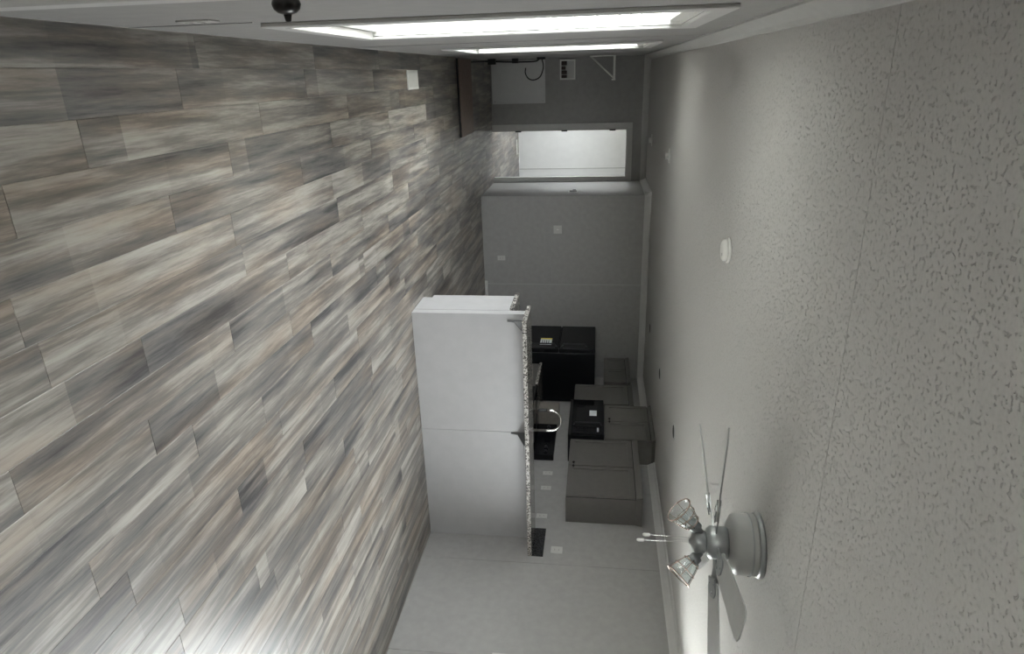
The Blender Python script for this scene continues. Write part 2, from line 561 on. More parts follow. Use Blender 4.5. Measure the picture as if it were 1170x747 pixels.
# blinds in the left windows
def blind(label, o4):
    a0, a1, z0, z1 = o4
    a0, a1 = a0+0.012, a1-0.012
    xc = XL-0.040
    root = thing('window_blind', label, 'blind', (xc, a0, z0), 'white slatted blinds in the left windows')
    obj('head_rail', B(xc-0.026, xc+0.026, a0, a1, z1-0.055, z1-0.008), 'slat', root, 0.003)
    obj('bottom_rail', B(xc-0.022, xc+0.022, a0, a1, z0+0.012, z0+0.030), 'slat', root, 0.003)
    pitch, tilt, hw = 0.046, R(-32), 0.0250
    n = int((z1-0.07 - z0-0.045)/pitch)
    first = None
    for k in range(n+1):
        z = z0+0.055+k*pitch
        if first is None:
            bm = bmesh.new()
            prof = []
            for s in (-1, -0.5, 0, 0.5, 1):
                prof.append((s*hw, 0.003*(1-s*s)))
            poly = [(q[0], q[1]+0.0012) for q in prof] + [(q[0], q[1]-0.0012) for q in reversed(prof)]
            ct, st = math.cos(tilt), math.sin(tilt)
            prism(bm, [Vector((xc + q[0]*ct - q[1]*st, a0, z + q[0]*st + q[1]*ct)) for q in poly], (0, a1-a0, 0))
            first = obj('slat', bm, 'slat', root)
            base = first.location.copy()
        else:
            c = first.copy()
            C.objects.link(c)
            c.parent = root
            c.location = base + Vector((0, 0, k*pitch))
    for f in (0.14, 0.5, 0.86):
        y = a0+(a1-a0)*f
        bm = bmesh.new()
        for dx in (-0.021, 0.021):
            box(bm, xc+dx-0.001, xc+dx+0.001, y-0.0015, y+0.0015, z0+0.03, z1-0.055)
        obj('ladder_cord', bm, 'plastic', root)
blind('white slatted blind in the large near window on the left', W1)
blind('white slatted blind in the far left window', W2)
blind('added unseen white slatted blind in the left window behind the viewer', W0)  # unseen blind, added to turn daylight up onto the near ceiling

# interior doorway
d1 = struct_root('door_1', 'white cased doorway opening onto a bright room', 'doorway', (DOOR[0], YF, 0))
x0, x1, _, zt = DOOR
obj('casing', B(x0-0.085, x0, YF-0.016, YF, 0, zt+0.075), 'trim', d1, 0.003)
obj('casing', B(x1, XK-0.004, YF-0.016, YF, 0, zt+0.075), 'trim', d1, 0.003)
obj('casing', B(x0, x1, YF-0.016, YF, zt, zt+0.075), 'trim', d1, 0.003)
obj('jamb', B(x0, x0+0.018, YF, YF+0.10, 0, zt), 'trim', d1)
obj('jamb', B(x1-0.018, x1, YF, YF+0.10, 0, zt), 'trim', d1)
obj('jamb', B(x0+0.018, x1-0.018, YF, YF+0.10, zt-0.018, zt), 'trim', d1)
for z in (0.41, 1.13, 1.87):
    obj('hinge', B(x0+0.010, x0+0.028, YF-0.022, YF+0.030, z-0.045, z+0.045), 'bronze', d1, 0.002, label='black door hinge')

# entry door in the left wall, mostly out of the frame
d2 = struct_root('door_2', 'entry door in the left wall with a round black knob', 'door', (XL, ENTRY[0], 0))
obj('door_leaf', B(XL-0.045, XL-0.004, ENTRY[0]+0.004, ENTRY[1]-0.004, 0.006, ENTRY[3]-0.004), 'plastic', d2, 0.002)
obj('casing', B(XL, XL+0.016, ENTRY[1], ENTRY[1]+0.075, 0, ENTRY[3]+0.075), 'trim', d2, 0.003)
obj('casing', B(XL, XL+0.016, ENTRY[0]-0.075, ENTRY[0], 0, ENTRY[3]+0.075), 'trim', d2, 0.003)
obj('casing', B(XL, XL+0.016, ENTRY[0], ENTRY[1], ENTRY[3], ENTRY[3]+0.075), 'trim', d2, 0.003)
bm = bmesh.new()
KY, KZ, KX = 1.46, 1.015, -0.148
lathe(bm, (XL-0.004, KY, KZ), (1, 0, 0), [(0, 0.031), (0.006, 0.031), (0.009, 0.020), (0.012, 0.012), (0.024, 0.012), (0.029, 0.020), (0.036, 0.027), (0.046, 0.0300), (0.056, 0.027), (0.063, 0.019), (0.066, 0.010)], 28)
kn = obj('knob', bm, 'bronze', d2, label='round black door knob')
bm = bmesh.new()
lathe(bm, (XL+0.061, KY, KZ), (1, 0, 0), [(0, 0.009), (0.006, 0.0075), (0.013, 0.006), (0.015, 0.004)], 14)
obj('turn_button', bm, 'bronze', kn)

# ------------------------------------------------------------------ peninsula with raised bar
BAR = 1.083
pen = thing('kitchen_peninsula', 'pale grey panelled peninsula between living area and kitchen', 'peninsula', (XP, YP, 0))
SEAM = 3.215
obj('front_panel', B(XP, SEAM-0.0015, YP, YP+0.012, 0, BAR-0.04), 'panel', pen, 0.001)
obj('front_panel', B(SEAM+0.0015, XR-0.006, YP, YP+0.012, 0, BAR-0.04), 'panel', pen, 0.001)
obj('knee_wall', B(XP+0.003, XR-0.035, YP+0.012, YP+0.10, 0, BAR-0.04), 'panel', pen)
bm = bmesh.new()
prism(bm, [(XP, YP+0.10, 0), (XP, 5.93, 0), (XP, 5.93, 0.09), (XP, 6.0, 0.09), (XP, 6.0, 0.89), (XP, YP+0.10, 0.89)], (0.018, 0, 0))
obj('end_panel', bm, 'panel', pen)
obj('cabinet_body', B(XP+0.018, XR-0.62, YP+0.10, 5.98, 0.09, 0.89), 'cab', pen)
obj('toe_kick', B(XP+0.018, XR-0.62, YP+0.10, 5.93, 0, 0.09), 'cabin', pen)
for k in range(4):
    a = XP+0.03+k*0.44
    dr = obj('door', B(a, a+0.43, 5.98, 6.0, 0.11, 0.88), 'cab', pen, 0.002)
    bm = bmesh.new()
    lathe(bm, (a+(0.39 if k % 2 == 0 else 0.04), 6.0, 0.82), (0, 1, 0), [(0, 0.006), (0.012, 0.006), (0.016, 0.015), (0.026, 0.012)], 12)
    obj('knob', bm, 'bronze', dr)
tag(obj('bar_top', B(XP-0.035, XR-0.006, 5.215, 5.625, BAR-0.038, BAR), 'granite', None, 0.003), 'raised bar top of speckled granite along the peninsula', 'countertop')
tag(obj('side_splash', B(XR-0.027, XR-0.006, 5.215, 5.625, BAR, BAR+0.112), 'granite_dark', None, 0.002), 'dark granite side splash where the bar meets the right wall', 'splash')
LC = 0.93
lower = tag(obj('countertop', B((XP-0.02, XR-0.006, YP+0.10, 6.035, LC-0.038, LC), (XR-0.64, XR-0.006, 6.035, 6.93, LC-0.038, LC)), 'granite'), 'lower granite counter behind the raised bar', 'countertop')
def corbel(X, label):
    t = thing('shelf_bracket', label, 'bracket', (X, YP, 0.87), 'brackets under the bar overhang')
    z1 = BAR-0.038
    bm = bmesh.new()
    prism(bm, [(X-0.004, YP, z1-0.165), (X-0.004, YP-0.012, z1-0.165), (X-0.004, YP-0.028, z1-0.10), (X-0.004, YP-0.22, z1-0.018), (X-0.004, YP-0.22, z1-0.005), (X-0.004, YP, z1-0.005)], (0.008, 0, 0))
    obj('gusset', bm, 'corbel', t)
    obj('top_plate', B(X-0.025, X+0.025, YP-0.23, YP, z1-0.005, z1), 'corbel', t)
    obj('wall_plate', B(X-0.008, X+0.008, YP-0.004, YP, z1-0.165, z1-0.005), 'corbel', t)
corbel(3.225, 'grey bracket under the middle of the bar overhang')
corbel(2.075, 'grey bracket under the left end of the bar overhang')

# faucet and sink
fx, fy = 3.42, 5.90
fa = thing('kitchen_faucet', 'brushed nickel gooseneck faucet rising behind the bar', 'faucet', (fx, fy, LC))
bm = bmesh.new()
lathe(bm, (fx, fy, LC), (0, 0, 1), [(0, 0.030), (0.006, 0.030), (0.010, 0.021), (0.09, 0.019), (0.095, 0.013)], 18)
obj('base', bm, 'chrome', fa)
pts = [(fx, fy, LC+0.09), (fx, fy, LC+0.30)]
rad = 0.105
dirx, diry = -0.97, 0.24
for k in range(1, 15):
    a = math.pi*k/14
    pts.append((fx + dirx*rad*(1-math.cos(a)), fy + diry*rad*(1-math.cos(a)), LC+0.30 + rad*math.sin(a)))
pts.append((fx+dirx*2*rad, fy+diry*2*rad, LC+0.25))
bm = bmesh.new()
tube(bm, pts, 0.0125, 12)
obj('neck', bm, 'chrome', fa)
bm = bmesh.new()
lathe(bm, (fx+dirx*2*rad, fy+diry*2*rad, LC+0.26), (0, 0, -1), [(0, 0.014), (0.02, 0.0165), (0.07, 0.0175), (0.085, 0.015)], 16)
obj('spray_head', bm, 'rubber', fa)
bm = bmesh.new()
tube(bm, [(fx+0.02, fy, LC+0.06), (fx+0.055, fy, LC+0.07), (fx+0.10, fy, LC+0.09)], 0.006, 8)
obj('lever', bm, 'chrome', fa)
tag(obj('sink_rim', B((2.85, 3.55, 5.66, 5.68, LC, LC+0.006), (2.85, 3.55, 5.85, 5.87, LC, LC+0.006), (2.85, 2.87, 5.68, 5.85, LC, LC+0.006), (3.53, 3.55, 5.68, 5.85, LC, LC+0.006)), 'steel'), 'steel sink rim set in the lower counter', 'sink')

# ------------------------------------------------------------------ cabinets
def shaker_door(parent, X, y0, y1, z0, z1, knob):
    """door on a front facing -X; knob = (y, z) or None"""
    r = 0.055
    t = 0.019
    bm = B((X-t, X, y0, y0+r, z0, z1), (X-t, X, y1-r, y1, z0, z1), (X-t, X, y0+r, y1-r, z0, z0+r), (X-t, X, y0+r, y1-r, z1-r, z1))
    d = obj('door', bm, 'cab', parent)
    obj('door_panel', B(X-0.009, X-0.001, y0+r, y1-r, z0+r, z1-r), 'cab', d)
    if knob:
        bm = bmesh.new()
        lathe(bm, (X-t, knob[0], knob[1]), (-1, 0, 0), [(0, 0.007), (0.010, 0.006), (0.014, 0.014), (0.022, 0.0155), (0.028, 0.010)], 14)
        obj('knob', bm, 'bronze', d, label='small black cabinet knob')
    return d
DEP = 0.31
def upper(label, y0, y1, z0, z1, ndoors, knobs, cap=0.0, crown_=False, near_stile=0.012):
    XF = XR-0.006-DEP
    t = thing('wall_cabinet', label, 'cabinet', (XR-0.006-DEP/2, (y0+y1)/2, z0), 'taupe kitchen wall cabinets')
    obj('body', B(XF, XR-0.006, y0, y1, z0, z1), 'cab', t, 0.001)
    obj('door_gap', B(XF-0.0015, XF, y0+0.001, y1-0.001, z0+0.004, z1-0.001), 'cabin', t)
    wd = (y1-y0-0.008)/ndoors
    for k in range(ndoors):
        a = y0+0.004+k*wd
        kn_ = None
        if knobs:
            if ndoors == 2: kn_ = ((a+wd-0.035) if k == 0 else (a+0.035), z0+0.06)
            elif knobs == 'far': kn_ = (a+wd-0.035, z0+0.06)
        shaker_door(t, XF-0.002, a+0.008, a+wd-0.008, z0+0.006, z1-0.012, kn_)
    if cap:
        bm = bmesh.new()
        prism(bm, [(XF-0.021, y0-0.004, z1), (XF-0.034, y0-0.014, z1+cap*0.75), (XF-0.040, y0-0.016, z1+cap), (XR-0.006, y0-0.016, z1+cap), (XR-0.006, y0-0.004, z1)], (0, y1-y0+0.004, 0))
        obj('top_moulding', bm, 'cab', t)
    return t
upper('large two-door taupe wall cabinet nearest the viewer', 5.78, 6.93, 1.39, 2.12, 2, True, 0.06)
upper('raised two-door taupe wall cabinet above the microwave', 6.94, 7.82, 1.80, 2.355, 2, True, 0.04)
upper('one-door taupe wall cabinet between microwave and refrigerator', 7.825, 8.42, 1.395, 2.13, 1, None, 0.05)
upper('short taupe wall cabinet above the refrigerator', 8.50, YK-0.01, 1.80, 2.12, 2, None, 0.05)

def base_cab(label, y0, y1, nd):
    XF = XR-0.006-0.60
    t = thing('base_cabinet', label, 'cabinet', (XR-0.30, (y0+y1)/2, 0), 'taupe kitchen base cabinets')
    obj('body', B(XF, XR-0.03, y0, y1, 0.09, LC-0.038), 'cab', t)
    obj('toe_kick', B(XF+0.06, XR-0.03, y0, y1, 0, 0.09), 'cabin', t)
    wd = (y1-y0)/nd
    for k in range(nd):
        a = y0+k*wd
        shaker_door(t, XF-0.001, a+0.003, a+wd-0.003, 0.11, 0.70, (a+wd/2, 0.66))
        dr = obj('drawer', B(XF-0.020, XF-0.001, a+0.003, a+wd-0.003, 0.715, LC-0.045), 'cab', t, 0.002)
        bm = bmesh.new()
        lathe(bm, (XF-0.020, a+wd/2, 0.80), (-1, 0, 0), [(0, 0.007), (0.010, 0.006), (0.014, 0.014), (0.024, 0.012)], 12)
        obj('knob', bm, 'bronze', dr)
base_cab('taupe base cabinet beside the range, near side', 6.04, 6.92, 2)
base_cab('taupe base cabinet between range and refrigerator', 7.73, 8.44, 1)
tag(obj('countertop', B(XR-0.64, XR-0.006, 7.71, 8.45, LC-0.038, LC), 'granite', None, 0.003), 'small granite counter between range and refrigerator', 'countertop')
tag(obj('carton', B(4.20, 4.42, 7.78, 8.02, LC, LC+0.27), 'box', None, 0.004), 'taupe box on the far counter behind the faucet', 'box')

# microwave
mwf = XR-0.006-0.40
mw = thing('microwave_oven', 'black over-range microwave with two small white stickers', 'microwave', (XR-0.2, 7.38, 1.365))
my0, my1, mz0, mz1 = 6.945, 7.815, 1.36, 1.79
obj('body', B(mwf+0.03, XR-0.006, my0, my1, mz0, mz1), 'blackside', mw, 0.003)
dr = obj('door', B(mwf, mwf+0.03, my0+0.17, my1, mz0+0.035, mz1-0.004), 'black', mw, 0.004)
obj('window', B(mwf-0.002, mwf+0.001, my0+0.25, my1-0.06, mz0+0.09, mz1-0.07), 'blackglass', dr)
bm = bmesh.new()
tube(bm, [(mwf, my0+0.195, mz0+0.06), (mwf-0.035, my0+0.195, mz0+0.08), (mwf-0.035, my0+0.195, mz1-0.05), (mwf, my0+0.195, mz1-0.03)], 0.009, 8)
obj('handle', bm, 'handle', dr)
obj('sticker', B(mwf-0.0028, mwf-0.002, my0+0.43, my0+0.57, mz1-0.18, mz1-0.09), 'paper', dr, label='white square sticker')
cp = obj('control_panel', B(mwf, mwf+0.03, my0, my0+0.167, mz0+0.035, mz1-0.004), 'black', mw, 0.004)
for r_ in range(4):
    for c_ in range(3):
        obj('button', B(mwf-0.002, mwf, my0+0.03+c_*0.038, my0+0.058+c_*0.038, mz0+0.06+r_*0.045, mz0+0.09+r_*0.045), 'blackside', cp)
obj('sticker', B(mwf-0.0012, mwf, my0+0.04, my0+0.14, mz1-0.085, mz1-0.062), 'paper', cp, label='narrow white sticker')
obj('vent_strip', B(mwf+0.004, mwf+0.03, my0, my1, mz0, mz0+0.032), 'rubber', mw)

# range
ra = thing('kitchen_range', 'black electric range with upright control panel by the right wall', 'stove', (XR-0.33, 7.32, 0))
ry0, ry1 = 6.935, 7.705
rf = XR-0.006-0.66
obj('body', B(rf+0.03, XR-0.02, ry0, ry1, 0.0, 0.905), 'blackside', ra, 0.003)
ct = obj('cooktop', B(rf, XR-0.075, ry0, ry1, 0.905, 0.93), 'blackglass', ra, 0.004)
for (bx, by, br_) in ((rf+0.18, ry0+0.20, 0.105), (rf+0.18, ry1-0.20, 0.085), (rf+0.44, ry0+0.20, 0.085), (rf+0.44, ry1-0.20, 0.105)):
    bm = bmesh.new()
    lathe(bm, (bx, by, 0.93), (0, 0, 1), [(0, br_), (0.0015, br_)], 28)
    obj('burner', bm, 'blackside', ct)
bg_ = obj('control_panel', B(XR-0.085, XR-0.008, ry0, ry1, 0.93, 1.185), 'black', ra, 0.006)
obj('display', B(XR-0.087, XR-0.084, 7.24, 7.42, 1.05, 1.12), 'blackglass', bg_)
for y in (7.02, 7.11, 7.53, 7.62):
    bm = bmesh.new()
    lathe(bm, (XR-0.085, y, 1.08), (-1, 0, 0), [(0, 0.022), (0.018, 0.019), (0.020, 0.012)], 14)
    obj('knob', bm, 'handle', bg_)
od = obj('oven_door', B(rf, rf+0.03, ry0+0.01, ry1-0.01, 0.20, 0.80), 'black', ra, 0.004)
bm = bmesh.new()
tube(bm, [(rf, ry0+0.06, 0.75), (rf-0.045, ry0+0.06, 0.75), (rf-0.045, ry1-0.06, 0.75), (rf, ry1-0.06, 0.75)], 0.011, 8)
obj('handle', bm, 'handle', od)
obj('drawer', B(rf, rf+0.03, ry0+0.01, ry1-0.01, 0.03, 0.19), 'black', ra, 0.004)

# refrigerator, front facing the left wall
ff = 3.60
fr = thing('refrigerator', 'black refrigerator with a yellow and white energy label', 'refrigerator', (4.0, 8.9, 0))
fy0, fy1, fz = 8.475, 9.345, 1.665
obj('body', B(ff+0.075, XR-0.03, fy0, fy1, 0.03, fz), 'blackside', fr, 0.004)
fd = obj('freezer_door', B(ff, ff+0.07, fy0, fy1, 1.163, fz), 'black', fr, 0.010)
obj('gasket', B(ff+0.02, ff+0.075, fy0+0.01, fy1-0.01, 0.06, fz-0.01), 'rubber', fr)
rd = obj('door', B(ff, ff+0.07, fy0, fy1, 0.06, 1.155), 'black', fr, 0.010)
for d_, a, b_ in ((fd, 1.20, 1.55), (rd, 0.62, 1.13)):
    bm = bmesh.new()
    tube(bm, [(ff+0.002, fy0+0.06, a), (ff-0.045, fy0+0.06, a+0.03), (ff-0.045, fy0+0.06, b_-0.03), (ff+0.002, fy0+0.06, b_)], 0.011, 8)
    obj('handle', bm, 'handle', d_)
lb = obj('energy_label', B(ff-0.0012, ff, 8.60, 8.84, 0.885, 1.05), 'paper', rd, label='white label with yellow edge')
obj('label_band', B(ff-0.0020, ff-0.0012, 8.80, 8.84, 0.885, 1.05), 'yellow', lb)
for z in (0.91, 0.94, 0.97, 1.0):
    obj('label_print', B(ff-0.0020, ff-0.0012, 8.63, 8.77, z, z+0.010), 'ink', lb)
for y in (fy0+0.08, fy1-0.08):
    bm = bmesh.new()
    lathe(bm, (ff+0.15, y, 0.0), (0, 0, 1), [(0, 0.02), (0.03, 0.02)], 12)
    obj('foot', bm, 'rubber', fr)

# ------------------------------------------------------------------ plates on the walls
def plate(name, label, cat, group, origin, u, n, wdt, hgt, kind):
    """plate centred at origin; u = horizontal direction on the wall, n = out of the wall"""
    o_, u, n = Vector(origin), Vector(u), Vector(n)
    z = Vector((0, 0, 1))
    root = thing(name, label, cat, origin, group)
    def slab(nm, cu, cz, w_, h_, d0, d1, m_, par):
        bm = bmesh.new()
        c = o_ + u*cu + z*cz
        prism(bm, [c - u*w_/2 - z*h_/2 + n*d0, c + u*w_/2 - z*h_/2 + n*d0, c + u*w_/2 + z*h_/2 + n*d0, c - u*w_/2 + z*h_/2 + n*d0], n*(d1-d0))
        return obj(nm, bm, m_, par, min(0.0015, (d1-d0)/3))
    pl = slab('cover_plate', 0, 0, wdt, hgt, 0, 0.006, 'plate', root)
    if kind == 'outlet_h':
        for s in (-1, 1):
            rc = slab('receptacle', s*0.021, 0, 0.030, 0.034, 0.006, 0.008, 'plate', root)
            for q in (-1, 1): slab('slot', s*0.021, q*0.007, 0.010, 0.003, 0.0078, 0.0085, 'ink', rc)
    elif kind == 'outlet_v':
        for s in (-1, 1):
            rc = slab('receptacle', 0, s*0.021, 0.034, 0.030, 0.006, 0.008, 'plate', root)
            for q in (-1, 1): slab('slot', q*0.007, s*0.021, 0.003, 0.010, 0.0078, 0.0085, 'ink', rc)
    elif kind == 'switch':
        n_ = max(1, round(wdt/0.06)-1) if wdt > 0.09 else 1
        for k in range(n_):
            slab('toggle', (k-(n_-1)/2)*0.046, 0, 0.011, 0.026, 0.006, 0.013, 'plastic', root)
    return root
Yd = (0, 1, 0)
Xin = (-1, 0, 0)
gR = 'outlets over the kitchen counter'
for (y, z, lab) in ((6.666, 1.135, 'outlet plate farthest along the counter wall, nearest the range'),
                    (6.365, 1.137, 'outlet plate second from the range on the counter wall'),
                    (5.852, 1.131, 'outlet plate just beyond the dark side splash')):
    plate('outlet_cover', lab, 'outlet', gR, (XR-0.006, y, z), Yd, Xin, 0.072, 0.115, 'outlet_v')
plate('outlet_cover', 'outlet plate above the dark side splash on the right wall', 'outlet', gR, (XR-0.006, 5.325, 1.323), Yd, Xin, 0.10, 0.115, 'outlet_v')
plate('switch_plate', 'white double switch plate on the kitchen back wall', 'switch', None, (2.12, YK-0.006, 1.10), (1, 0, 0), (0, -1, 0), 0.118, 0.118, 'switch')
plate('outlet_cover', 'white outlet plate low on the kitchen back wall', 'outlet', None, (2.545, YK-0.006, 0.267), (1, 0, 0), (0, -1, 0), 0.072, 0.115, 'outlet_v')
plate('outlet_cover', 'outlet plate low on the left wall before the window', 'outlet', None, (XL, 2.235, 0.355), Yd, (1, 0, 0), 0.072, 0.115, 'outlet_v')
th = thing('thermostat', 'grey thermostat on the short hall wall', 'thermostat', (XK, 9.70, 1.30))
obj('wall_base', B(XK-0.006, XK, 9.62, 9.79, 1.235, 1.375), 'trim', th, 0.002)
obj('case', B(XK-0.028, XK-0.006, 9.66, 9.78, 1.255, 1.36), 'steel', th, 0.004)
obj('screen', B(XK-0.0295, XK-0.028, 9.68, 9.75, 1.30, 1.345), 'ink', th)

# far end: pale access panel, framed box, shelf bracket, cable
ap = thing('access_panel', 'pale grey access panel low on the far wall', 'panel', (0.13, YF, 0.0))
obj('panel_board', B(-0.175, 0.445, YF-0.012, YF, 0.02, 0.84), 'access', ap, 0.002)
for x, z in ((-0.14, 0.06), (-0.14, 0.80), (0.41, 0.06), (0.41, 0.80)):
    bm = bmesh.new()
    lathe(bm, (x, YF-0.012, z), (0, -1, 0), [(0, 0.008), (0.003, 0.006)], 10)
    obj('screw', bm, 'steel', ap)
fb = thing('wall_box', 'white-framed box with dark sockets above the access panel', 'wall box', (-0.02, YF, 1.07))
bx0, bx1, bz0, bz1 = -0.165, 0.118, 1.065, 1.295
obj('frame', B((bx0, bx1, YF-0.03, YF, bz0, bz0+0.02), (bx0, bx1, YF-0.03, YF, bz1-0.02, bz1), (bx0, bx0+0.02, YF-0.03, YF, bz0+0.02, bz1-0.02), (bx1-0.02, bx1, YF-0.03, YF, bz0+0.02, bz1-0.02)), 'plastic', fb)
obj('backing', B(bx0+0.02, bx1-0.02, YF-0.012, YF, bz0+0.02, bz1-0.02), 'trim', fb)
for k, (a, b_) in enumerate(((-0.145, -0.085), (-0.070, -0.025), (-0.012, 0.040), (0.050, 0.092))):
    obj('socket', B(a, b_, YF-0.028, YF-0.012, bz0+0.022, bz0+(0.105 if k != 1 else 0.085)), 'brown', fb, 0.004)
sb = thing('shelf_bracket', 'white triangular shelf bracket on the left wall near the far corner', 'bracket', (XL, 9.95, 1.55))
obj('arm', B(XL, 0.125, 9.935, 9.965, 1.845, 1.875), 'plastic', sb, 0.002)
obj('wall_rail', B(XL, XL+0.012, 9.935, 9.965, 1.52, 1.845), 'plastic', sb, 0.002)
bm = bmesh.new()
tube(bm, [(XL+0.008, 9.95, 1.535), (0.10, 9.95, 1.85)], 0.012, 8)
obj('brace', bm, 'plastic', sb)
obj('end_cap', B(0.115, 0.135, 9.930, 9.970, 1.825, 1.878), 'plastic', sb, 0.002)

cb = thing('coaxial_cable', 'black cable hanging in a loop beside the access panel', 'cable', (XL+0.05, 9.5, 0))
pts = [(XL+0.006, 9.55, 0.87)]
bm = bmesh.new()
def spline(cps, n=10):
    out = []
    P = [Vector(c) for c in cps]
    P = [P[0]] + P + [P[-1]]
    for i in range(1, len(P)-2):
        for k in range(n):
            t = k/n
            a, b_, c, d = P[i-1], P[i], P[i+1], P[i+2]
            out.append(0.5*((2*b_) + (c-a)*t + (2*a-5*b_+4*c-d)*t*t + (3*b_-a-3*c+d)*t**3))
    out.append(P[-2])
    return out
tube(bm, spline([(XL+0.012, 9.55, 0.86), (XL+0.05, 9.54, 0.80), (XL+0.055, 9.45, 0.62), (XL+0.05, 9.35, 0.42), (XL+0.04, 9.25, 0.22), (XL+0.04, 9.1, 0.06), (XL+0.045, 9.0, 0.012), (XL+0.045, 8.92, 0.010)]), 0.010, 8)
obj('cord', bm, 'rubber', cb)
bm = bmesh.new()
tube(bm, spline([(XL+0.012, 9.56, 0.88), (XL+0.12, 9.58, 0.90), (XL+0.24, 9.58, 0.86), (XL+0.285, 9.58, 0.78), (XL+0.27, 9.58, 0.70), (XL+0.20, 9.58, 0.655), (XL+0.13, 9.58, 0.66)]), 0.008, 8)
obj('cord', bm, 'rubber', cb)
obj('wall_connector', B(XL, XL+0.03, 9.50, 9.62, 0.82, 0.93), 'rubber', cb, 0.004)
obj('plug', B(XL+0.01, XL+0.07, 9.36, 9.44, 0.50, 0.58), 'rubber', cb, 0.004)
obj('plug', B(XL+0.01, XL+0.08, 9.20, 9.27, 0.20, 0.30), 'rubber', cb, 0.004)

bd = thing('floor_board', 'flat dark brown board lying on the floor by the left wall', 'board', (0.27, 8.4, 0))
obj('board_slab', B(XL+0.012, 0.71, 8.12, 8.92, 0.001, 0.028), 'board', bd, 0.004)
obj('edge_shadow', B(XL+0.012, 0.71, 8.105, 8.12, 0.001, 0.024), 'rubber', bd, 0.002)  # black strip standing in for the shadow line along the board's near edge

def register(label, x0, x1, y0, y1, along='y'):
    t = thing('floor_register', label, 'floor vent', ((x0+x1)/2, (y0+y1)/2, 0))
    b_ = 0.018
    obj('frame', B((x0, x1, y0, y0+b_, 0, 0.008), (x0, x1, y1-b_, y1, 0, 0.008), (x0, x0+b_, y0+b_, y1-b_, 0, 0.008), (x1-b_, x1, y0+b_, y1-b_, 0, 0.008)), 'plastic', t)
    obj('duct', B(x0+b_, x1-b_, y0+b_, y1-b_, 0.0005, 0.0015), 'trim', t)
    n = 9
    f = None
    for k in range(n):
        y = y0+b_ + (y1-y0-2*b_)*(k+0.5)/n
        if f is None:
            f = obj('louver', B(x0+b_, x1-b_, y-0.009, y+0.009, 0.002, 0.007), 'plastic', t)
            yy = y
        else:
            c = f.copy()
            C.objects.link(c)
            c.parent = t
            c.location = f.location + Vector((0, y-yy, 0))
register('white floor vent by the left wall below the far window', -0.05, 0.112, 5.97, 6.32)
register('white floor vent in the bright room beyond the doorway', 1.27, 1.56, 13.72, 13.86)

# ------------------------------------------------------------------ ceiling fixtures
sm = thing('smoke_alarm', 'round white smoke alarm on the ceiling', 'smoke alarm', (0.958, 3.708, H))
bm = bmesh.new()
lathe(bm, (0.958, 3.708, H), (0, 0, -1), [(0, 0.072), (0.012, 0.072), (0.014, 0.066)], 32)
obj('base', bm, 'plastic', sm)
bm = bmesh.new()
lathe(bm, (0.958, 3.708, H-0.014), (0, 0, -1), [(0, 0.062), (0.018, 0.060), (0.026, 0.050), (0.028, 0.030)], 32)
obj('cover', bm, 'plastic', sm)
bm = bmesh.new()
lathe(bm, (0.975, 3.68, H-0.041), (0, 0, -1), [(0, 0.010), (0.003, 0.008)], 12)
obj('test_button', bm, 'trim', sm)
def small_fix(name, x, y, r, label, cat):
    t = thing(name, label, cat, (x, y, H))
    bm = bmesh.new()
    lathe(bm, (x, y, H), (0, 0, -1), [(0, r), (0.006, r), (0.010, r*0.8)], 24)
    obj('flange', bm, 'plastic', t)
    bm = bmesh.new()
    lathe(bm, (x, y, H-0.010), (0, 0, -1), [(0, r*0.45), (0.025, r*0.4), (0.030, r*0.5), (0.034, r*0.3)], 18)
    obj('nozzle', bm, 'plastic', t)
small_fix('ceiling_sprinkler', 0.852, 7.203, 0.075, 'small white round fixture on the ceiling toward the doorway', 'ceiling fixture')
small_fix('ceiling_sprinkler', 0.928, 9.68, 0.085, 'white round ceiling fixture right before the doorway', 'ceiling fixture')
for (x, y, lab) in ((3.119, 5.446, 'dark recessed ceiling light nearest the fan'),
                    (3.227, 6.925, 'dark recessed ceiling light, middle of the three'),
                    (3.27, 8.46, 'dark recessed ceiling light nearest the kitchen back wall')):
    t = thing('recessed_light', lab, 'ceiling light', (x, y, H), 'recessed kitchen ceiling lights')
    bm = bmesh.new()
    lathe(bm, (x, y, H), (0, 0, -1), [(0, 0.080), (0.004, 0.078), (0.005, 0.062), (0.0, 0.060)], 28)
    obj('trim_ring', bm, 'trim', t)
    bm = bmesh.new()
    lathe(bm, (x, y, H), (0, 0, -1), [(0, 0.061), (0.006, 0.061)], 28)
    obj('baffle', bm, 'cabin', t)

# ------------------------------------------------------------------ ceiling fan
FX, FY = 1.97, 2.475
fan = thing('ceiling_fan', 'pale grey five-blade ceiling fan with glass lamp shades', 'ceiling fan', (FX, FY, H))
bm = bmesh.new()
lathe(bm, (FX, FY, H), (0, 0, -1), [(0, 0.142), (0.012, 0.142), (0.020, 0.138), (0.022, 0.132)], 48)
obj('canopy', bm, 'fandark', fan)
bm = bmesh.new()
lathe(bm, (FX, FY, H-0.020), (0, 0, -1), [(0, 0.130), (0.008, 0.133), (0.085, 0.131), (0.098, 0.126), (0.106, 0.112), (0.118, 0.085)], 48)
hs = obj('motor_housing', bm, 'fan', fan)
bm = bmesh.new()
lathe(bm, (FX, FY, H-0.046), (0, 0, -1), [(0, 0.1355), (0.004, 0.137), (0.008, 0.1355)], 48, caps=False)
obj('band', bm, 'fandark', hs)
bm = bmesh.new()
lathe(bm, (FX, FY, 2.275), (0, 0, -1), [(0, 0.060), (0.020, 0.072), (0.085, 0.072), (0.100, 0.060), (0.105, 0.045)], 32)
obj('hub', bm, 'fandark', fan)
bm = bmesh.new()
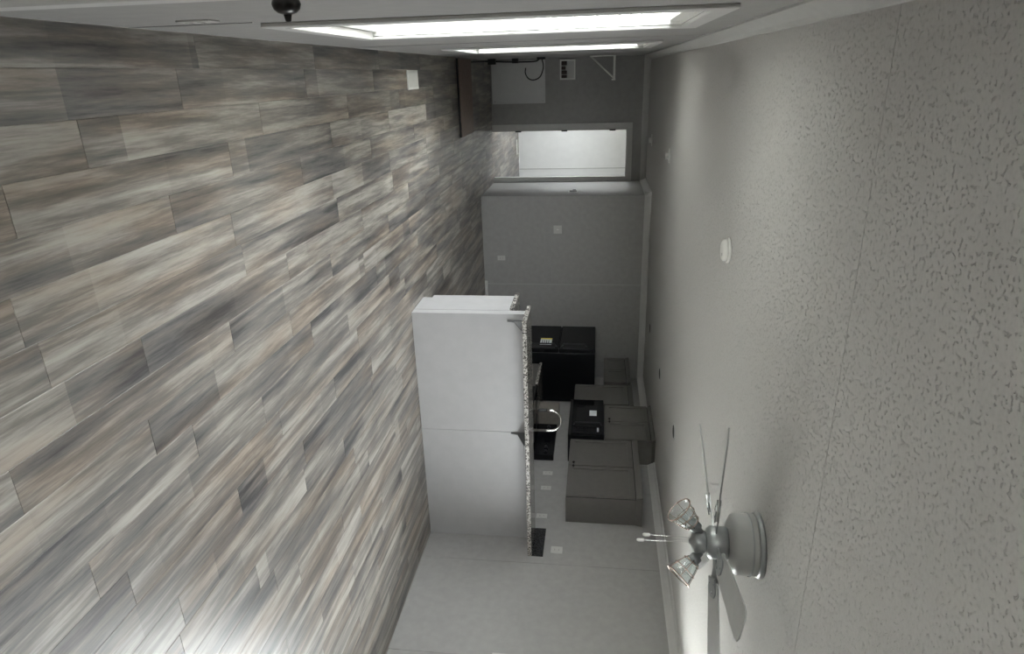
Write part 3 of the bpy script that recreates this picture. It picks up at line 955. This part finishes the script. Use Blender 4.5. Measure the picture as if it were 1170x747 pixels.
lathe(bm, (FX, FY, 2.172), (0, 0, -1), [(0, 0.046), (0.01, 0.050), (0.045, 0.050), (0.058, 0.040), (0.066, 0.016), (0.074, 0.010)], 24)
lk = obj('light_kit', bm, 'fandark', fan)
BZ, BR = 2.205, 0.605
def blade(ang):
    ca, sa = math.cos(ang), math.sin(ang)
    tw = R(-12)
    def P(r, s, h):
        # s across the blade, h through it, tilted by tw
        s2, h2 = s*math.cos(tw)-h*math.sin(tw), s*math.sin(tw)+h*math.cos(tw)
        return Vector((FX + ca*r - sa*s2, FY + sa*r + ca*s2, BZ+h2))
    bm = bmesh.new()
    out = [(0.17, -0.048), (0.19, -0.055), (BR-0.05, -0.068), (BR-0.015, -0.062), (BR, -0.040), (BR, 0.040), (BR-0.015, 0.062), (BR-0.05, 0.068), (0.19, 0.055), (0.17, 0.048)]
    prism(bm, [P(r, s, -0.003) for r, s in out], P(0.2, 0, 0.003)-P(0.2, 0, -0.003))
    b_ = obj('blade', bm, 'fan', fan)
    bm = bmesh.new()
    o2 = [(0.045, -0.016), (0.11, -0.013), (0.15, -0.034), (0.215, -0.034), (0.235, -0.018), (0.235, 0.018), (0.215, 0.034), (0.15, 0.034), (0.11, 0.013), (0.045, 0.016)]
    prism(bm, [P(r, s, 0.0035) for r, s in o2], P(0.2, 0, 0.0095)-P(0.2, 0, 0.0035))
    prism(bm, [P(r, s, -0.0095) for r, s in o2[2:8]], P(0.2, 0, 0.006)-P(0.2, 0, 0.0))
    for r, s in ((0.175, -0.022), (0.175, 0.022), (0.215, 0.0)):
        c = P(r, s, -0.0095)
        lathe(bm, c, P(0.2, 0, -1)-P(0.2, 0, 0), [(0, 0.006), (0.003, 0.004)], 8)
    obj('blade_bracket', bm, 'fandark', b_)
for k in range(5):
    blade(R(116+72*k))
def lamp(ang):
    ca, sa = math.cos(ang), math.sin(ang)
    d = Vector((ca*0.72, sa*0.72, -0.69)).normalized()
    base = Vector((FX+ca*0.045, FY+sa*0.045, 2.150))
    bm = bmesh.new()
    lathe(bm, base, d, [(0, 0.014), (0.02, 0.014), (0.026, 0.026), (0.062, 0.028), (0.066, 0.022)], 20)
    sk = obj('lamp_holder', bm, 'fandark', fan)
    bm = bmesh.new()
    pr = [(0.050, 0.029), (0.062, 0.036), (0.085, 0.044), (0.12, 0.053), (0.145, 0.060)]
    lathe(bm, base, d, pr + [(t, r-0.002) for t, r in reversed(pr)], 28, caps=False)
    obj('glass_shade', bm, 'glass', sk)
    u, v, _ = frame_axes(d)
    bm = bmesh.new()
    for t, r in ((0.062, 0.038), (0.105, 0.051), (0.146, 0.062)):
        ring = [base + d*t + (u*math.cos(2*math.pi*k/24)+v*math.sin(2*math.pi*k/24))*r for k in range(25)]
        tube(bm, ring, 0.0022 if t < 0.14 else 0.003, 6)
    for k in range(6):
        a = 2*math.pi*k/6
        tube(bm, [base + d*t + (u*math.cos(a)+v*math.sin(a))*(r+0.002) for t, r in pr], 0.0018, 6)
    obj('wire_cage', bm, 'copper', sk)
    bm = bmesh.new()
    lathe(bm, base, d, [(0.060, 0.013), (0.075, 0.014), (0.090, 0.022), (0.105, 0.026), (0.118, 0.022), (0.126, 0.010)], 18)
    obj('bulb', bm, 'glass', sk)
for a in (172, 318):
    lamp(R(a))
for (dx, dy, z1_) in ((-0.010, 0.012, 1.905), (0.014, 0.010, 1.880)):
    bm = bmesh.new()
    tube(bm, [(FX+dx, FY+dy, 2.115), (FX+dx*1.2, FY+dy, z1_+0.02)], 0.0012, 6)
    ch = obj('pull_chain', bm, 'chrome', fan)
    bm = bmesh.new()
    lathe(bm, (FX+dx*1.2, FY+dy, z1_+0.025), (0, 0, -1), [(0, 0.003), (0.004, 0.007), (0.028, 0.0075), (0.034, 0.004)], 12)
    obj('fob', bm, 'plastic', ch)
